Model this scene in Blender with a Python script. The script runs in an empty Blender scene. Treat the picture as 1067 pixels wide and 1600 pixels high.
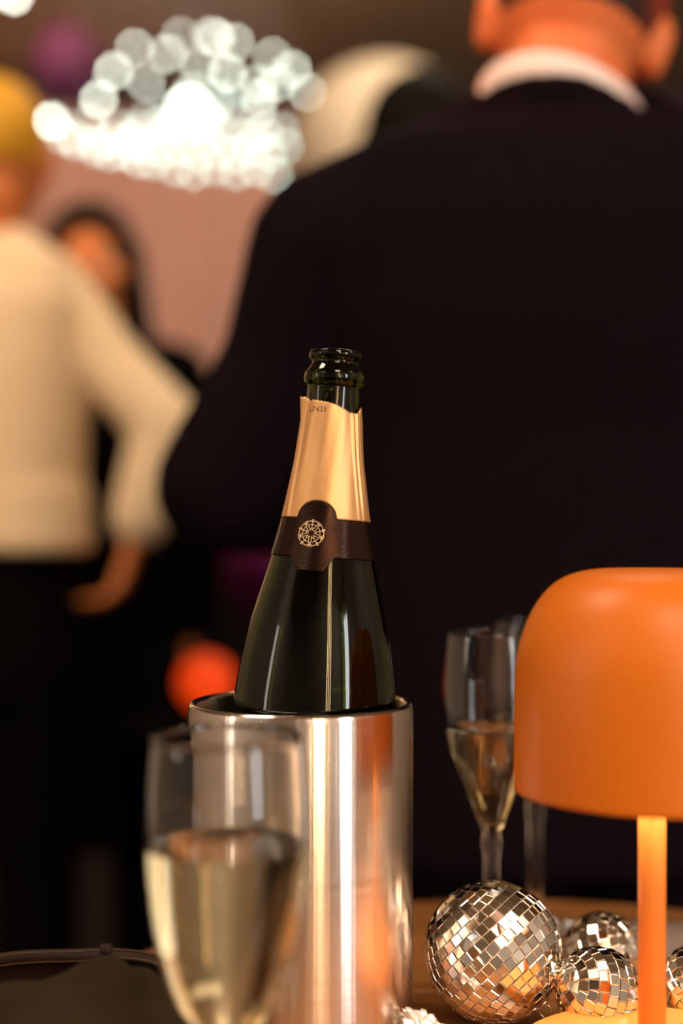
import bpy, bmesh, math, random
from mathutils import Vector, Matrix, Quaternion, noise
random.seed(7)
C = bpy.context.scene.collection
S = bpy.context.scene
D2R = math.pi/180
TAB = 0.75                      # table top height above the floor
CAMZ = TAB+0.278
FPX = 50/36*1600                # 50 mm lens on a 24x36 frame held upright
HOR = 810

def P(px, py, Y):
    """the point at distance Y in front of the lens that the photograph shows at px, py"""
    return Vector(((px-533.5)/FPX*Y, Y, CAMZ+(HOR-py)/FPX*Y))

# ------------------------------------------------------------------ camera
cam = bpy.data.cameras.new('camera'); camo = bpy.data.objects.new('camera', cam); C.objects.link(camo)
camo.location = (0, 0, CAMZ); camo.rotation_euler = (math.pi/2, 0, 0)
cam.sensor_fit = 'VERTICAL'; cam.sensor_height = 36; cam.sensor_width = 24; cam.lens = 50
cam.shift_y = (HOR-800)/1600
cam.clip_start = 0.02; cam.clip_end = 60
cam.dof.use_dof = True; cam.dof.focus_distance = 0.755
cam.dof.aperture_fstop = 1.95; cam.dof.aperture_blades = 9; cam.dof.aperture_rotation = 0.2
S.camera = camo

# ------------------------------------------------------------------ render look
S.view_settings.view_transform = 'Standard'; S.view_settings.look = 'None'
S.view_settings.gamma = 1; S.view_settings.use_curve_mapping = False
S.view_settings.exposure = 0.0
S.cycles.use_denoising = True; S.cycles.use_adaptive_sampling = False
S.cycles.max_bounces = 14; S.cycles.transmission_bounces = 12; S.cycles.glossy_bounces = 6
S.cycles.transparent_max_bounces = 12; S.cycles.diffuse_bounces = 3
S.cycles.sample_clamp_indirect = 6; S.cycles.caustics_refractive = True; S.cycles.caustics_reflective = True
S.cycles.blur_glossy = 0.5

# ------------------------------------------------------------------ world and lights
w = bpy.data.worlds.new('world'); S.world = w; w.use_nodes = True
w.node_tree.nodes['Background'].inputs[0].default_value = (1.0, .62, .4, 1)
w.node_tree.nodes['Background'].inputs[1].default_value = 0.01

def look(o, tgt):
    o.rotation_euler = (Vector(tgt)-Vector(o.location)).to_track_quat('-Z', 'Y').to_euler()
def area(name, loc, tgt, sx, sy, power, col):
    l = bpy.data.lights.new(name, 'AREA'); l.shape = 'RECTANGLE'; l.size = sx; l.size_y = sy
    l.energy = power; l.color = col
    o = bpy.data.objects.new(name, l); C.objects.link(o); o.location = loc; look(o, tgt); return o
def spot(name, loc, tgt, power, col, angle, blend=.6, r=.05):
    l = bpy.data.lights.new(name, 'SPOT'); l.energy = power; l.color = col
    l.spot_size = angle*D2R; l.spot_blend = blend; l.shadow_soft_size = r
    o = bpy.data.objects.new(name, l); C.objects.link(o); o.location = loc; look(o, tgt); return o

area('ceiling_panel_light', (.42, -.55, 2.55), (.05, .78, .8), .55, .55, 17, (1, .80, .62))
area('tall_window_light', (3.5, -2.35, 1.55), (0, .8, 1.2), .6, 2.6, 92, (.93, .96, 1))
for k_, x_ in enumerate((.80, .92, 1.06)):
    area('warm_tube_light', (x_, -1.9, 1.65), (0, .8, 1.2), (.04, .03, .045)[k_], 1.9, 9, (1, .62, .34))
area('left_wall_light', (-2.9, -.2, 1.5), (0, .8, .9), .25, 1.2, 7, (1, .86, .72))
area('shirt_fill_light', (-.9, .9, 2.95), (-.8, 2.3, 1.1), .7, .5, 33, (1, .74, .52))  # added unseen fill that lights the cream shirt
area('curtain_light', (-1.0, 4.6, 3.0), (-.8, 6.8, 1.8), 1.6, .4, 42, (1, .66, .52))
area('front_wall_fill', (1.9, -1.9, 3.0), (1.9, -3, 1.5), 2.6, .3, 34, (1, .90, .78))  # added fill: brightens the wall mirrored in balls and cooler
area('left_wall_fill', (-2.5, -.8, 3.0), (-3.4, -.8, 1.4), .3, 3.0, 45, (1, .90, .78))  # added fill for the left wall, seen only in reflections
area('right_wall_fill', (2.6, .6, 3.0), (3.6, .6, 1.4), .3, 3.0, 40, (1, .90, .80))  # added fill for the right wall, seen only in reflections
area('lantern_fill_light', (.5, 2.9, 3.1), (.4, 3.6, 1.5), .6, .4, 22, (1, .80, .60))  # added unseen fill, lifts the paper lantern
spot('red_neck_fill', (-.9, .2, 2.2), (.26, 1.27, 1.47), 26, (1, .24, .07), 14)  # added spot without a known fixture, reddens the man's neck
spot('ear_rim_fill_right', (1.7, 2.3, 1.75), (.36, 1.33, 1.47), 45, (1, .05, .01), 9)  # added rim spot from behind, reddens the right ear
spot('ear_rim_fill_left', (-.3, 2.5, 1.95), (.12, 1.33, 1.48), 35, (1, .07, .01), 9)  # added rim spot from behind, reddens the left ear
spot('amber_face_fill', (-2.6, 1.6, 2.4), (-.45, 2.55, 1.45), 60, (1, .42, .12), 16)  # added spot without a known fixture, turns the dark haired guest's face orange

# ------------------------------------------------------------------ materials
def new_mat(name, base=(.5, .5, .5), rough=.5, metal=0, trans=0, ior=1.45, coat=0, sheen=0, sss=0,
            noise_scale=0, noise_amt=0, bump=0, bump_scale=200, emit=None, emit_s=0, spec=.5):
    m = bpy.data.materials.new(name); m.use_nodes = True
    n = m.node_tree.nodes; L = m.node_tree.links; b = n['Principled BSDF']
    b.inputs['Base Color'].default_value = (*base, 1); b.inputs['Roughness'].default_value = rough
    b.inputs['Metallic'].default_value = metal; b.inputs['Transmission Weight'].default_value = trans
    b.inputs['IOR'].default_value = ior; b.inputs['Coat Weight'].default_value = coat
    b.inputs['Sheen Weight'].default_value = sheen
    b.inputs['Specular IOR Level'].default_value = spec
    if sss:
        b.inputs['Subsurface Weight'].default_value = sss
        b.inputs['Subsurface Radius'].default_value = (.02, .006, .003)
    if emit:
        b.inputs['Emission Color'].default_value = (*emit, 1); b.inputs['Emission Strength'].default_value = emit_s
    tc = n.new('ShaderNodeTexCoord')
    if noise_amt:
        t = n.new('ShaderNodeTexNoise'); t.inputs['Scale'].default_value = noise_scale or 20
        t.inputs['Detail'].default_value = 4
        L.new(tc.outputs['Object'], t.inputs['Vector'])
        mx = n.new('ShaderNodeMix'); mx.data_type = 'RGBA'
        mx.inputs[6].default_value = (*[c*(1-noise_amt) for c in base], 1)
        mx.inputs[7].default_value = (*[min(1, c*(1+noise_amt)) for c in base], 1)
        L.new(t.outputs['Fac'], mx.inputs[0]); L.new(mx.outputs[2], b.inputs['Base Color'])
    if bump:
        t = n.new('ShaderNodeTexNoise'); t.inputs['Scale'].default_value = bump_scale
        t.inputs['Detail'].default_value = 3
        L.new(tc.outputs['Object'], t.inputs['Vector'])
        bp = n.new('ShaderNodeBump'); bp.inputs['Strength'].default_value = bump; bp.inputs['Distance'].default_value = .001
        L.new(t.outputs['Fac'], bp.inputs['Height']); L.new(bp.outputs[0], b.inputs['Normal'])
    return m

M = {}
M['wall_beige'] = new_mat('wall_beige', (.66, .54, .43), .8, noise_scale=2, noise_amt=.12)
M['wall_back'] = new_mat('wall_back', (.045, .030, .040), .8, noise_scale=1.5, noise_amt=.2)
M['ceiling'] = new_mat('ceiling_paint', (.36, .24, .13), .85, noise_scale=1.2, noise_amt=.3)
M['floor'] = new_mat('dark_floor', (.005, .003, .003), .6, spec=.15, noise_scale=8, noise_amt=.4)
M['dado'] = new_mat('dark_panelling', (.004, .002, .002), .7, spec=.1, noise_scale=12, noise_amt=.3)
M['curtain'] = new_mat('blush_curtain', (.60, .35, .26), .75, sheen=.3, noise_scale=3, noise_amt=.12)
M['suit'] = new_mat('black_wool', (.0065, .0030, .0048), .9, spec=.06, noise_scale=60, noise_amt=.2, bump=.3, bump_scale=900)
M['black_cloth'] = new_mat('black_cloth', (.0022, .0016, .0016), .95, spec=.05, noise_scale=40, noise_amt=.3)
M['brown_cloth'] = new_mat('brown_cloth', (.012, .005, .003), .9, noise_scale=40, noise_amt=.3)
M['white_collar'] = new_mat('white_cotton', (.80, .70, .66), .7, noise_scale=30, noise_amt=.05)
M['cream_shirt'] = new_mat('cream_cotton', (.86, .66, .42), .8, sheen=.05, noise_scale=9, noise_amt=.08)
M['skin'] = new_mat('skin', (.78, .20, .055), .55, sss=.12, noise_scale=30, noise_amt=.08)
M['skin_tan'] = new_mat('skin_tan', (.70, .22, .06), .5, sss=.15, noise_scale=30, noise_amt=.08)
M['hair_brown'] = new_mat('brown_hair', (.035, .014, .008), .6, noise_scale=90, noise_amt=.5, bump=.6, bump_scale=300)
M['hair_black'] = new_mat('black_hair', (.006, .004, .003), .7, spec=.1, noise_scale=90, noise_amt=.5, bump=.6, bump_scale=300)
M['hair_gold'] = new_mat('golden_hair', (.72, .36, .015), .6, noise_scale=90, noise_amt=.3, bump=.6, bump_scale=300)
M['eye'] = new_mat('eye_white', (.7, .66, .6), .2, noise_scale=20, noise_amt=.05)
M['iris'] = new_mat('iris_brown', (.03, .015, .01), .2, noise_scale=20, noise_amt=.3)
M['shoe'] = new_mat('shoe_leather', (.012, .008, .006), .35, noise_scale=30, noise_amt=.3)

def wood():
    m = bpy.data.materials.new('orange_wood'); m.use_nodes = True
    n = m.node_tree.nodes; L = m.node_tree.links; b = n['Principled BSDF']
    tc = n.new('ShaderNodeTexCoord'); mp = n.new('ShaderNodeMapping'); mp.inputs['Scale'].default_value = (3, 26, 26)
    mp.inputs['Rotation'].default_value = (0, 0, .35)
    L.new(tc.outputs['Object'], mp.inputs[0])
    t = n.new('ShaderNodeTexNoise'); t.inputs['Scale'].default_value = 4; t.inputs['Detail'].default_value = 6; t.inputs['Distortion'].default_value = .6
    L.new(mp.outputs[0], t.inputs['Vector'])
    r = n.new('ShaderNodeValToRGB')
    r.color_ramp.elements[0].color = (.16, .055, .012, 1); r.color_ramp.elements[0].position = .3
    r.color_ramp.elements[1].color = (.46, .20, .055, 1); r.color_ramp.elements[1].position = .75
    L.new(t.outputs['Fac'], r.inputs[0]); L.new(r.outputs[0], b.inputs['Base Color'])
    b.inputs['Roughness'].default_value = .38
    bp = n.new('ShaderNodeBump'); bp.inputs['Strength'].default_value = .25; bp.inputs['Distance'].default_value = .0008
    L.new(t.outputs['Fac'], bp.inputs['Height']); L.new(bp.outputs[0], b.inputs['Normal'])
    return m
M['wood'] = wood()

def brushed():
    m = bpy.data.materials.new('brushed_steel'); m.use_nodes = True
    n = m.node_tree.nodes; L = m.node_tree.links; b = n['Principled BSDF']
    b.inputs['Metallic'].default_value = 1; b.inputs['Base Color'].default_value = (.80, .72, .64, 1)
    b.inputs['Anisotropic'].default_value = .92; b.inputs['Anisotropic Rotation'].default_value = .25
    tg = n.new('ShaderNodeTangent'); tg.direction_type = 'RADIAL'; tg.axis = 'Z'
    L.new(tg.outputs[0], b.inputs['Tangent'])
    tc = n.new('ShaderNodeTexCoord')
    # fine brushing: horizontal hairlines round the can
    mp = n.new('ShaderNodeMapping'); mp.inputs['Scale'].default_value = (6, 6, 900)
    L.new(tc.outputs['Object'], mp.inputs[0])
    t = n.new('ShaderNodeTexNoise'); t.inputs['Scale'].default_value = 1; t.inputs['Detail'].default_value = 3
    L.new(mp.outputs[0], t.inputs['Vector'])
    mr = n.new('ShaderNodeMapRange'); mr.inputs[3].default_value = .17; mr.inputs[4].default_value = .30
    L.new(t.outputs['Fac'], mr.inputs[0]); L.new(mr.outputs[0], b.inputs['Roughness'])
    # slight facets in the rolled sheet: vertical lines
    mp2 = n.new('ShaderNodeMapping'); mp2.inputs['Scale'].default_value = (420, 420, 2)
    L.new(tc.outputs['Object'], mp2.inputs[0])
    t2 = n.new('ShaderNodeTexNoise'); t2.inputs['Scale'].default_value = 1; t2.inputs['Detail'].default_value = 3
    L.new(mp2.outputs[0], t2.inputs['Vector'])
    bp = n.new('ShaderNodeBump'); bp.inputs['Strength'].default_value = .35; bp.inputs['Distance'].default_value = .0004
    L.new(t2.outputs['Fac'], bp.inputs['Height']); L.new(bp.outputs[0], b.inputs['Normal'])
    return m
M['steel'] = brushed()
M['chrome'] = new_mat('polished_steel', (.82, .76, .70), .12, 1, noise_scale=50, noise_amt=.05)
M['bottle_glass'] = new_mat('green_bottle_glass', (.075, .105, .014), .02, trans=1, ior=1.4, noise_scale=30, noise_amt=.03)
M['glass'] = new_mat('clear_glass', (.97, .98, .97), .0, trans=1, ior=1.45)
M['wine'] = new_mat('pale_gold_wine', (.96, .84, .58), .0, trans=1, ior=1.33)
M['gold_foil'] = new_mat('gold_foil', (.80, .45, .19), .45, .7, noise_scale=14, noise_amt=.06, bump=.12, bump_scale=260)
M['dark_foil'] = new_mat('dark_bronze_foil', (.030, .012, .007), .27, .8, noise_scale=60, noise_amt=.15, bump=.12, bump_scale=900)
M['gold_print'] = new_mat('gold_print', (.95, .66, .38), .4, .5, noise_scale=90, noise_amt=.05)
M['grey_print'] = new_mat('grey_print', (.16, .10, .05), .6, noise_scale=90, noise_amt=.1)
M['mirror'] = new_mat('mirror_tile', (.93, .90, .86), .03, 1, noise_scale=20, noise_amt=.02)
M['glue'] = new_mat('silver_glue', (.88, .85, .80), .35, .35, noise_scale=200, noise_amt=.15)
M['shade'] = new_mat('orange_lacquer', (.72, .172, .006), .42, coat=.0, noise_scale=5, noise_amt=.02)
M['shade_in'] = new_mat('white_lacquer', (.8, .7, .6), .5, noise_scale=5, noise_amt=.02)
M['stem'] = new_mat('peach_lacquer', (.85, .30, .055), .42, noise_scale=5, noise_amt=.02)
M['led'] = new_mat('lamp_diffuser', (.9, .85, .8), .5, emit=(1, .78, .56), emit_s=31)
M['napkin'] = new_mat('grey_napkin', (.24, .18, .15), .9, noise_scale=60, noise_amt=.1, bump=.4, bump_scale=1500)
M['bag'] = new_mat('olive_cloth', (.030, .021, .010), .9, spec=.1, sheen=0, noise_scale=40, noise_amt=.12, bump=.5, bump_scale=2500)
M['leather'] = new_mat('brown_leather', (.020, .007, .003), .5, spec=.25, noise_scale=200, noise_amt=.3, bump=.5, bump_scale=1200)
M['stitch'] = new_mat('tan_thread', (.22, .11, .05), .8, noise_scale=300, noise_amt=.2)
M['silver_foil'] = new_mat('crumpled_silver_foil', (.92, .88, .86), .28, .75, noise_scale=100, noise_amt=.05)
M['black_metal'] = new_mat('black_metal', (.012, .011, .010), .4, .5, noise_scale=30, noise_amt=.2)
M['purple'] = new_mat('purple_balloon', (.045, .006, .028), .6, spec=.15, noise_scale=6, noise_amt=.05)
M['magenta'] = new_mat('magenta_balloon', (.12, .006, .07), .6, spec=.15, noise_scale=6, noise_amt=.05)
M['paper'] = new_mat('cream_paper', (.80, .66, .47), .8, noise_scale=8, noise_amt=.05)
M['cord'] = new_mat('cord', (.05, .04, .035), .7, noise_scale=100, noise_amt=.2)
M['red_glow'] = new_mat('red_glass_glow', (.5, .05, .01), .4, emit=(1, .055, .002), emit_s=.75, noise_scale=6, noise_amt=.05)
for k, (c, s) in enumerate([((.70, 1, .86), 6.2), ((.90, 1, .82), 22), ((.90, 1, .82), 15)]):
    M['bulb%d' % k] = new_mat('led_bulb_glow_%d' % k, (.9, .9, .9), .4, emit=c, emit_s=s)
M['dim_panel'] = new_mat('door_white', (.5, .42, .36), .6, noise_scale=4, noise_amt=.05)

# ------------------------------------------------------------------ helpers
def empty(name, loc=(0, 0, 0), label=None, cat=None, group=None):
    o = bpy.data.objects.new(name, None); C.objects.link(o); o.location = loc; o.empty_display_size = .02
    tag(o, label, cat, group); return o
def tag(o, label=None, cat=None, group=None, kind=None):
    if label: o['label'] = label
    if cat: o['category'] = cat
    if group: o['group'] = group
    if kind: o['kind'] = kind
    return o
def mesh_obj(name, verts, faces, m, parent=None, smooth=True):
    me = bpy.data.meshes.new(name); me.from_pydata([tuple(v) for v in verts], [], faces); me.update()
    bm = bmesh.new(); bm.from_mesh(me); bmesh.ops.recalc_face_normals(bm, faces=bm.faces); bm.to_mesh(me); bm.free()
    if smooth:
        for p in me.polygons: p.use_smooth = True
    me.materials.append(m)
    o = bpy.data.objects.new(name, me); C.objects.link(o)
    if parent: o.parent = parent
    return o
def bm_obj(name, bm, m, parent=None, smooth=False):
    me = bpy.data.meshes.new(name); bmesh.ops.recalc_face_normals(bm, faces=bm.faces); bm.to_mesh(me); bm.free()
    if smooth:
        for p in me.polygons: p.use_smooth = True
    me.materials.append(m)
    o = bpy.data.objects.new(name, me); C.objects.link(o)
    if parent: o.parent = parent
    return o
def box_bm(bm, c, s, rot=None):
    r = bmesh.ops.create_cube(bm, size=1)
    mt = Matrix.Translation(Vector(c)) @ (rot.to_4x4() if rot else Matrix()) @ Matrix.Diagonal((*s, 1))
    bmesh.ops.transform(bm, matrix=mt, verts=r['verts']); return r['verts']
def lathe(name, prof, m, parent=None, n=64, smooth=True, closed=False, cx=0, cy=0):
    vs, fs, rows = [], [], []
    for r, z in prof:
        if r < 1e-6:
            rows.append([len(vs)]); vs.append((cx, cy, z))
        else:
            rows.append(list(range(len(vs), len(vs)+n)))
            for i in range(n):
                a = 2*math.pi*i/n; vs.append((cx+r*math.cos(a), cy+r*math.sin(a), z))
    pairs = list(zip(rows, rows[1:]))
    if closed: pairs.append((rows[-1], rows[0]))
    for A, B in pairs:
        for i in range(n):
            j = (i+1) % n
            if len(A) == 1 and len(B) == 1: continue
            if len(A) == 1: fs.append((A[0], B[i], B[j]))
            elif len(B) == 1: fs.append((A[i], B[0], A[j]))
            else: fs.append((A[i], B[i], B[j], A[j]))
    o = mesh_obj(name, vs, fs, m, parent, smooth); return o
def catmull(pts, k=8):
    out = []
    p = [pts[0]]+list(pts)+[pts[-1]]
    for i in range(1, len(p)-2):
        a, b, c, d = [Vector(q) for q in p[i-1:i+3]]
        for j in range(k):
            t = j/k
            out.append(.5*((2*b)+(c-a)*t+(2*a-5*b+4*c-d)*t*t+(3*b-a-3*c+d)*t**3))
    out.append(Vector(p[-2])); return out
def tube_geo(vs, fs, path, r, n=8, caps=True):
    path = [Vector(p) for p in path]; base = len(vs); up = Vector((0, 0, 1)); prev = None
    for i, p in enumerate(path):
        t = (path[min(i+1, len(path)-1)]-path[max(i-1, 0)]).normalized()
        if prev is None:
            a = t.cross(up)
            if a.length < .1: a = t.cross(Vector((1, 0, 0)))
            a.normalize()
        else:
            a = (prev-t*prev.dot(t)).normalized()
        prev = a; b = t.cross(a)
        rr = r(i/(len(path)-1)) if callable(r) else r
        for k in range(n):
            an = 2*math.pi*k/n; vs.append(p+(a*math.cos(an)+b*math.sin(an))*rr)
    for i in range(len(path)-1):
        for k in range(n):
            j = (k+1) % n
            fs.append((base+i*n+k, base+i*n+j, base+(i+1)*n+j, base+(i+1)*n+k))
    if caps:
        fs.append(tuple(base+k for k in range(n))[::-1]); fs.append(tuple(base+(len(path)-1)*n+k for k in range(n)))
def tube(name, path, r, m, parent=None, n=8):
    vs, fs = [], []; tube_geo(vs, fs, path, r, n); return mesh_obj(name, vs, fs, m, parent)
def interp(tab, x):
    if x <= tab[0][0]: return tab[0][1]
    for (a, b), (c, d) in zip(tab, tab[1:]):
        if x <= c: return b+(d-b)*(x-a)/(c-a)
    return tab[-1][1]

# blob builder: tapered capsules, ellipsoids and lofts merged by a voxel remesh into one skin
class Blob:
    def __init__(s): s.bm = bmesh.new()
    def cap(s, p0, r0, p1, r1, n=14, sq=1.0, sqdir=None):
        p0, p1 = Vector(p0), Vector(p1); d = p1-p0; L = d.length
        if L < 1e-6: return s.ell(p0, (r0,)*3)
        q = Vector((0, 0, 1)).rotation_difference(d.normalized())
        prof = [(0, -r0)]+[(r0*math.cos(a), r0*math.sin(a)) for a in (-1.1, -.6)]+[(r0, 0), (r1, L)] + \
               [(r1*math.cos(a), L+r1*math.sin(a)) for a in (.6, 1.1)]+[(0, L+r1)]
        rows = []
        for r, z in prof:
            if r < 1e-9: rows.append([s.bm.verts.new(p0+q @ Vector((0, 0, z)))]); continue
            rows.append([s.bm.verts.new(p0+q @ Vector((r*math.cos(2*math.pi*i/n), r*math.sin(2*math.pi*i/n), z))) for i in range(n)])
        for A, B in zip(rows, rows[1:]):
            for i in range(n):
                j = (i+1) % n
                if len(A) == 1: s.bm.faces.new((A[0], B[j], B[i]))
                elif len(B) == 1: s.bm.faces.new((A[i], A[j], B[0]))
                else: s.bm.faces.new((A[i], A[j], B[j], B[i]))
        return s
    def chain(s, pts):
        for (a, ra), (b, rb) in zip(pts, pts[1:]): s.cap(a, ra, b, rb)
        return s
    def ell(s, c, r, R=None):
        mt = Matrix.Translation(Vector(c)) @ (R.to_4x4() if R else Matrix()) @ Matrix.Diagonal((*r, 1))
        bmesh.ops.create_icosphere(s.bm, subdivisions=3, radius=1, matrix=mt); return s
    def loft(s, secs, R=None, n=28, e=2.4):
        """sections: (centre, half width, half depth) stacked; R turns the width and depth axes"""
        rows = []
        for c, a, b in secs:
            row = []
            for i in range(n):
                t = 2*math.pi*i/n; ct, st = math.cos(t), math.sin(t)
                v = Vector((a*math.copysign(abs(ct)**(2/e), ct), b*math.copysign(abs(st)**(2/e), st), 0))
                row.append(s.bm.verts.new(Vector(c)+(R @ v if R else v)))
            rows.append(row)
        for A, B in zip(rows, rows[1:]):
            for i in range(n):
                j = (i+1) % n; s.bm.faces.new((A[i], A[j], B[j], B[i]))
        s.bm.faces.new(rows[0][::-1]); s.bm.faces.new(rows[-1]); return s
    def build(s, name, m, parent, voxel=.008, smooth=3, cut=None):
        me = bpy.data.meshes.new(name); s.bm.to_mesh(me); s.bm.free()
        o = bpy.data.objects.new(name, me); C.objects.link(o)
        md = o.modifiers.new('r', 'REMESH'); md.mode = 'VOXEL'; md.voxel_size = voxel
        sm = o.modifiers.new('s', 'SMOOTH'); sm.iterations = smooth; sm.factor = .5
        dg = bpy.context.evaluated_depsgraph_get(); dg.update()
        me2 = bpy.data.meshes.new_from_object(o.evaluated_get(dg)); o.modifiers.clear(); o.data = me2
        bpy.data.meshes.remove(me)
        if cut:
            bm = bmesh.new(); bm.from_mesh(me2)
            for co, no in cut:
                bmesh.ops.bisect_plane(bm, geom=bm.verts[:]+bm.edges[:]+bm.faces[:], plane_co=co, plane_no=no, clear_outer=True)
            bm.to_mesh(me2); bm.free()
        me2.name = name; me2.materials.clear(); me2.materials.append(m)
        for p in me2.polygons: p.use_smooth = True
        if parent:
            o.parent = parent; o.matrix_parent_inverse = Matrix.Translation(-Vector(parent.location))
        return o

# ------------------------------------------------------------------ the room
def plane_box(name, x0, x1, y0, y1, z0, z1, m, parent=None):
    bm = bmesh.new(); box_bm(bm, ((x0+x1)/2, (y0+y1)/2, (z0+z1)/2), (x1-x0, y1-y0, z1-z0)); return bm_obj(name, bm, m, parent)
X0, X1, Y0, Y1, ZC = -3.4, 3.6, -3.0, 7.2, 3.2
for nm, a, mm in [('floor', (X0-.1, X1+.1, Y0-.1, Y1+.1, -.1, 0), 'floor'), ('ceiling', (X0-.1, X1+.1, Y0-.1, Y1+.1, ZC, ZC+.1), 'ceiling'),
                  ('wall_left', (X0-.1, X0, Y0, Y1, 0, ZC), 'wall_beige'), ('wall_right', (X1, X1+.1, Y0, Y1, 0, ZC), 'wall_beige'),
                  ('wall_back', (X0, X1, Y1, Y1+.1, 0, ZC), 'wall_back'), ('wall_front', (X0, X1, Y0-.1, Y0, 0, ZC), 'wall_beige')]:
    tag(plane_box(nm, *a, M[mm]), kind='structure')
# dark panelling below the back wall
bm = bmesh.new(); box_bm(bm, (0.1, Y1-.02, .55), (X1-X0-.02, .04, 1.1)); box_bm(bm, (.1, Y1-.035, 1.12), (X1-X0-.02, .07, .05))
for k in range(10):
    x = X0+.4+k*.7; box_bm(bm, (x, Y1-.05, .6), (.5, .02, .75))
tag(bm_obj('trim_1', bm, M['dado']), kind='structure')
tag(plane_box('baseboard_back', X0, X1, Y1-.065, Y1-.04, 0, .12, M['dado']), kind='structure')
# window frame round the tall window light on the right, its four panes' bars
bm = bmesh.new()
for y in (-2.77, -1.93): box_bm(bm, (3.57, y, 1.55), (.06, .06, 2.76))
for z in (.2, 2.9): box_bm(bm, (3.57, -2.35, z), (.06, .9, .06))
tag(bm_obj('window_1', bm, M['dim_panel']), kind='structure')

# pink curtain with folds
def curtain():
    vs, fs = [], []; n, mz = 260, 14; x0, x1 = -3.1, -.28; z1, z0 = 3.02, .98
    for th in (0, .006):
        for j in range(mz+1):
            for i in range(n+1):
                u = i/n; x = x0+(x1-x0)*u; v = j/mz
                y = Y1-.24+.055*math.sin(u*62+.8*math.sin(u*9)+.25*v)*(0.5+.5*v)+.02*math.sin(u*17+2*v)
                vs.append((x, y+th, z1+(z0-z1)*v))
    N = (n+1)*(mz+1)
    for s in (0, 1):
        for j in range(mz):
            for i in range(n):
                a = s*N+j*(n+1)+i; f = (a, a+1, a+n+2, a+n+1); fs.append(f if s else f[::-1])
    for j in range(mz):
        for i in (0, n):
            a = j*(n+1)+i; fs.append((a, a+n+1, N+a+n+1, N+a))
    for i in range(n):
        for j in (0, mz):
            a = j*(n+1)+i; fs.append((a, a+1, N+a+1, N+a))
    root = empty('curtain', (-1.7, Y1-.24, .98), 'blush pink gathered curtain hanging along the back wall', 'curtain')
    o = mesh_obj('cloth_panel', [Vector(v)-Vector(root.location) for v in vs], fs, M['curtain'], root)
    tube('curtain_rail', [Vector((-3.2, Y1-.22, 3.05))-Vector(root.location), Vector((-.2, Y1-.22, 3.05))-Vector(root.location)], .014, M['black_metal'], root)
curtain()

# ------------------------------------------------------------------ round table
TX, TY, TR = .115, .745, .30
tb = empty('round_table', (TX, TY, 0), 'small round wooden table with orange grain carrying the steel cooler and glitter balls', 'table')
lathe('table_top', [(0, TAB-.028), (TR-.006, TAB-.028), (TR, TAB-.022), (TR, TAB-.005), (TR-.004, TAB-.001), (TR-.008, TAB), (0, TAB)], M['wood'], tb, n=128)
lathe('pedestal', [(0, .02), (.03, .02), (.03, TAB-.05), (.10, TAB-.0285), (0, TAB-.0285)], M['black_metal'], tb, n=32)
lathe('base_plate', [(0, 0), (.22, 0), (.22, .012), (.04, .024), (0, .024)], M['black_metal'], tb, n=64)

# ------------------------------------------------------------------ wine cooler
CX, CY = P(469.7, 0, .766).x, .766
RIM = CAMZ-(1095-HOR)/FPX*.766
H = RIM-TAB
R = .0606
co = empty('wine_cooler', (CX, CY, TAB), 'brushed stainless steel cylinder wine cooler holding the dark bottle', 'wine cooler')
lathe('outer_wall', [(0, .0), (R-.004, .0), (R-.001, .002), (R, .006), (R, H-.004), (R-.0006, H-.0015)], M['steel'], co, n=256)
lathe('rolled_rim', [(R-.0006, H-.0015), (R-.0014, H-.0004), (R-.0024, H), (R-.0036, H-.0006), (R-.0042, H-.002)], M['chrome'], co, n=256)
lathe('inner_wall', [(R-.0042, H-.002), (R-.0048, H-.006), (R-.0052, .026), (R-.010, .020), (0, .020)], M['steel'], co, n=256)

# ------------------------------------------------------------------ sparkling wine bottle
tx, ty = 3.47*D2R, 1.6*D2R
u = Vector((math.sin(tx), math.sin(ty), 1)).normalized()
Mth = P(525, 549, .778)
BL = (Mth.z-(TAB+.0215))/u.z
bt = empty('champagne_bottle', Mth-u*BL, 'open dark green sparkling wine bottle with gold foil neck leaning in the steel cooler', 'bottle')
bt.rotation_mode = 'QUATERNION'; bt.rotation_quaternion = Vector((0, 0, 1)).rotation_difference(u)
PX = [(0, 35), (1, 39), (3, 41), (8, 42), (12, 41), (15, 38), (18, 36), (21, 36.5), (26, 39.5), (32, 44), (37, 46.8), (43, 47.6), (50, 47), (54, 44), (56, 41.5), (60, 41),
      (75, 41.2), (90, 42.5), (102, 45), (125, 47), (152, 49.5), (178, 52.5), (202, 56.5), (228, 60.5), (252, 64.5), (270, 68), (300, 75), (327, 81.5), (350, 87.5),
      (380, 95.5), (402, 101.5), (430, 108.5), (455, 113.5), (475, 117.3), (502, 121.5), (520, 124.3), (540, 126.2), (565, 127.6), (600, 128), (960, 128)]
def smooth_tab(tab):
    xs = []; out = []
    for i in range(len(tab)): out.append(tab[i])
    return out
def b_r(s):  # s in metres from the mouth
    px = s*FPX/.772
    return interp(PX, px)*.772/FPX
MPX = .772/FPX
prof = [(0, .006+.020), (.012, .022), (.026, .008), (.036, .001), (.040, .0), (.0435, .003), (.0445, .010)]
zlist = []
s = BL-.02
outer = []
fine = [p[0]*MPX for p in PX if p[0] < 62]+[k*6*MPX for k in range(11, 95)]+[.2, .25, .3]
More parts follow.
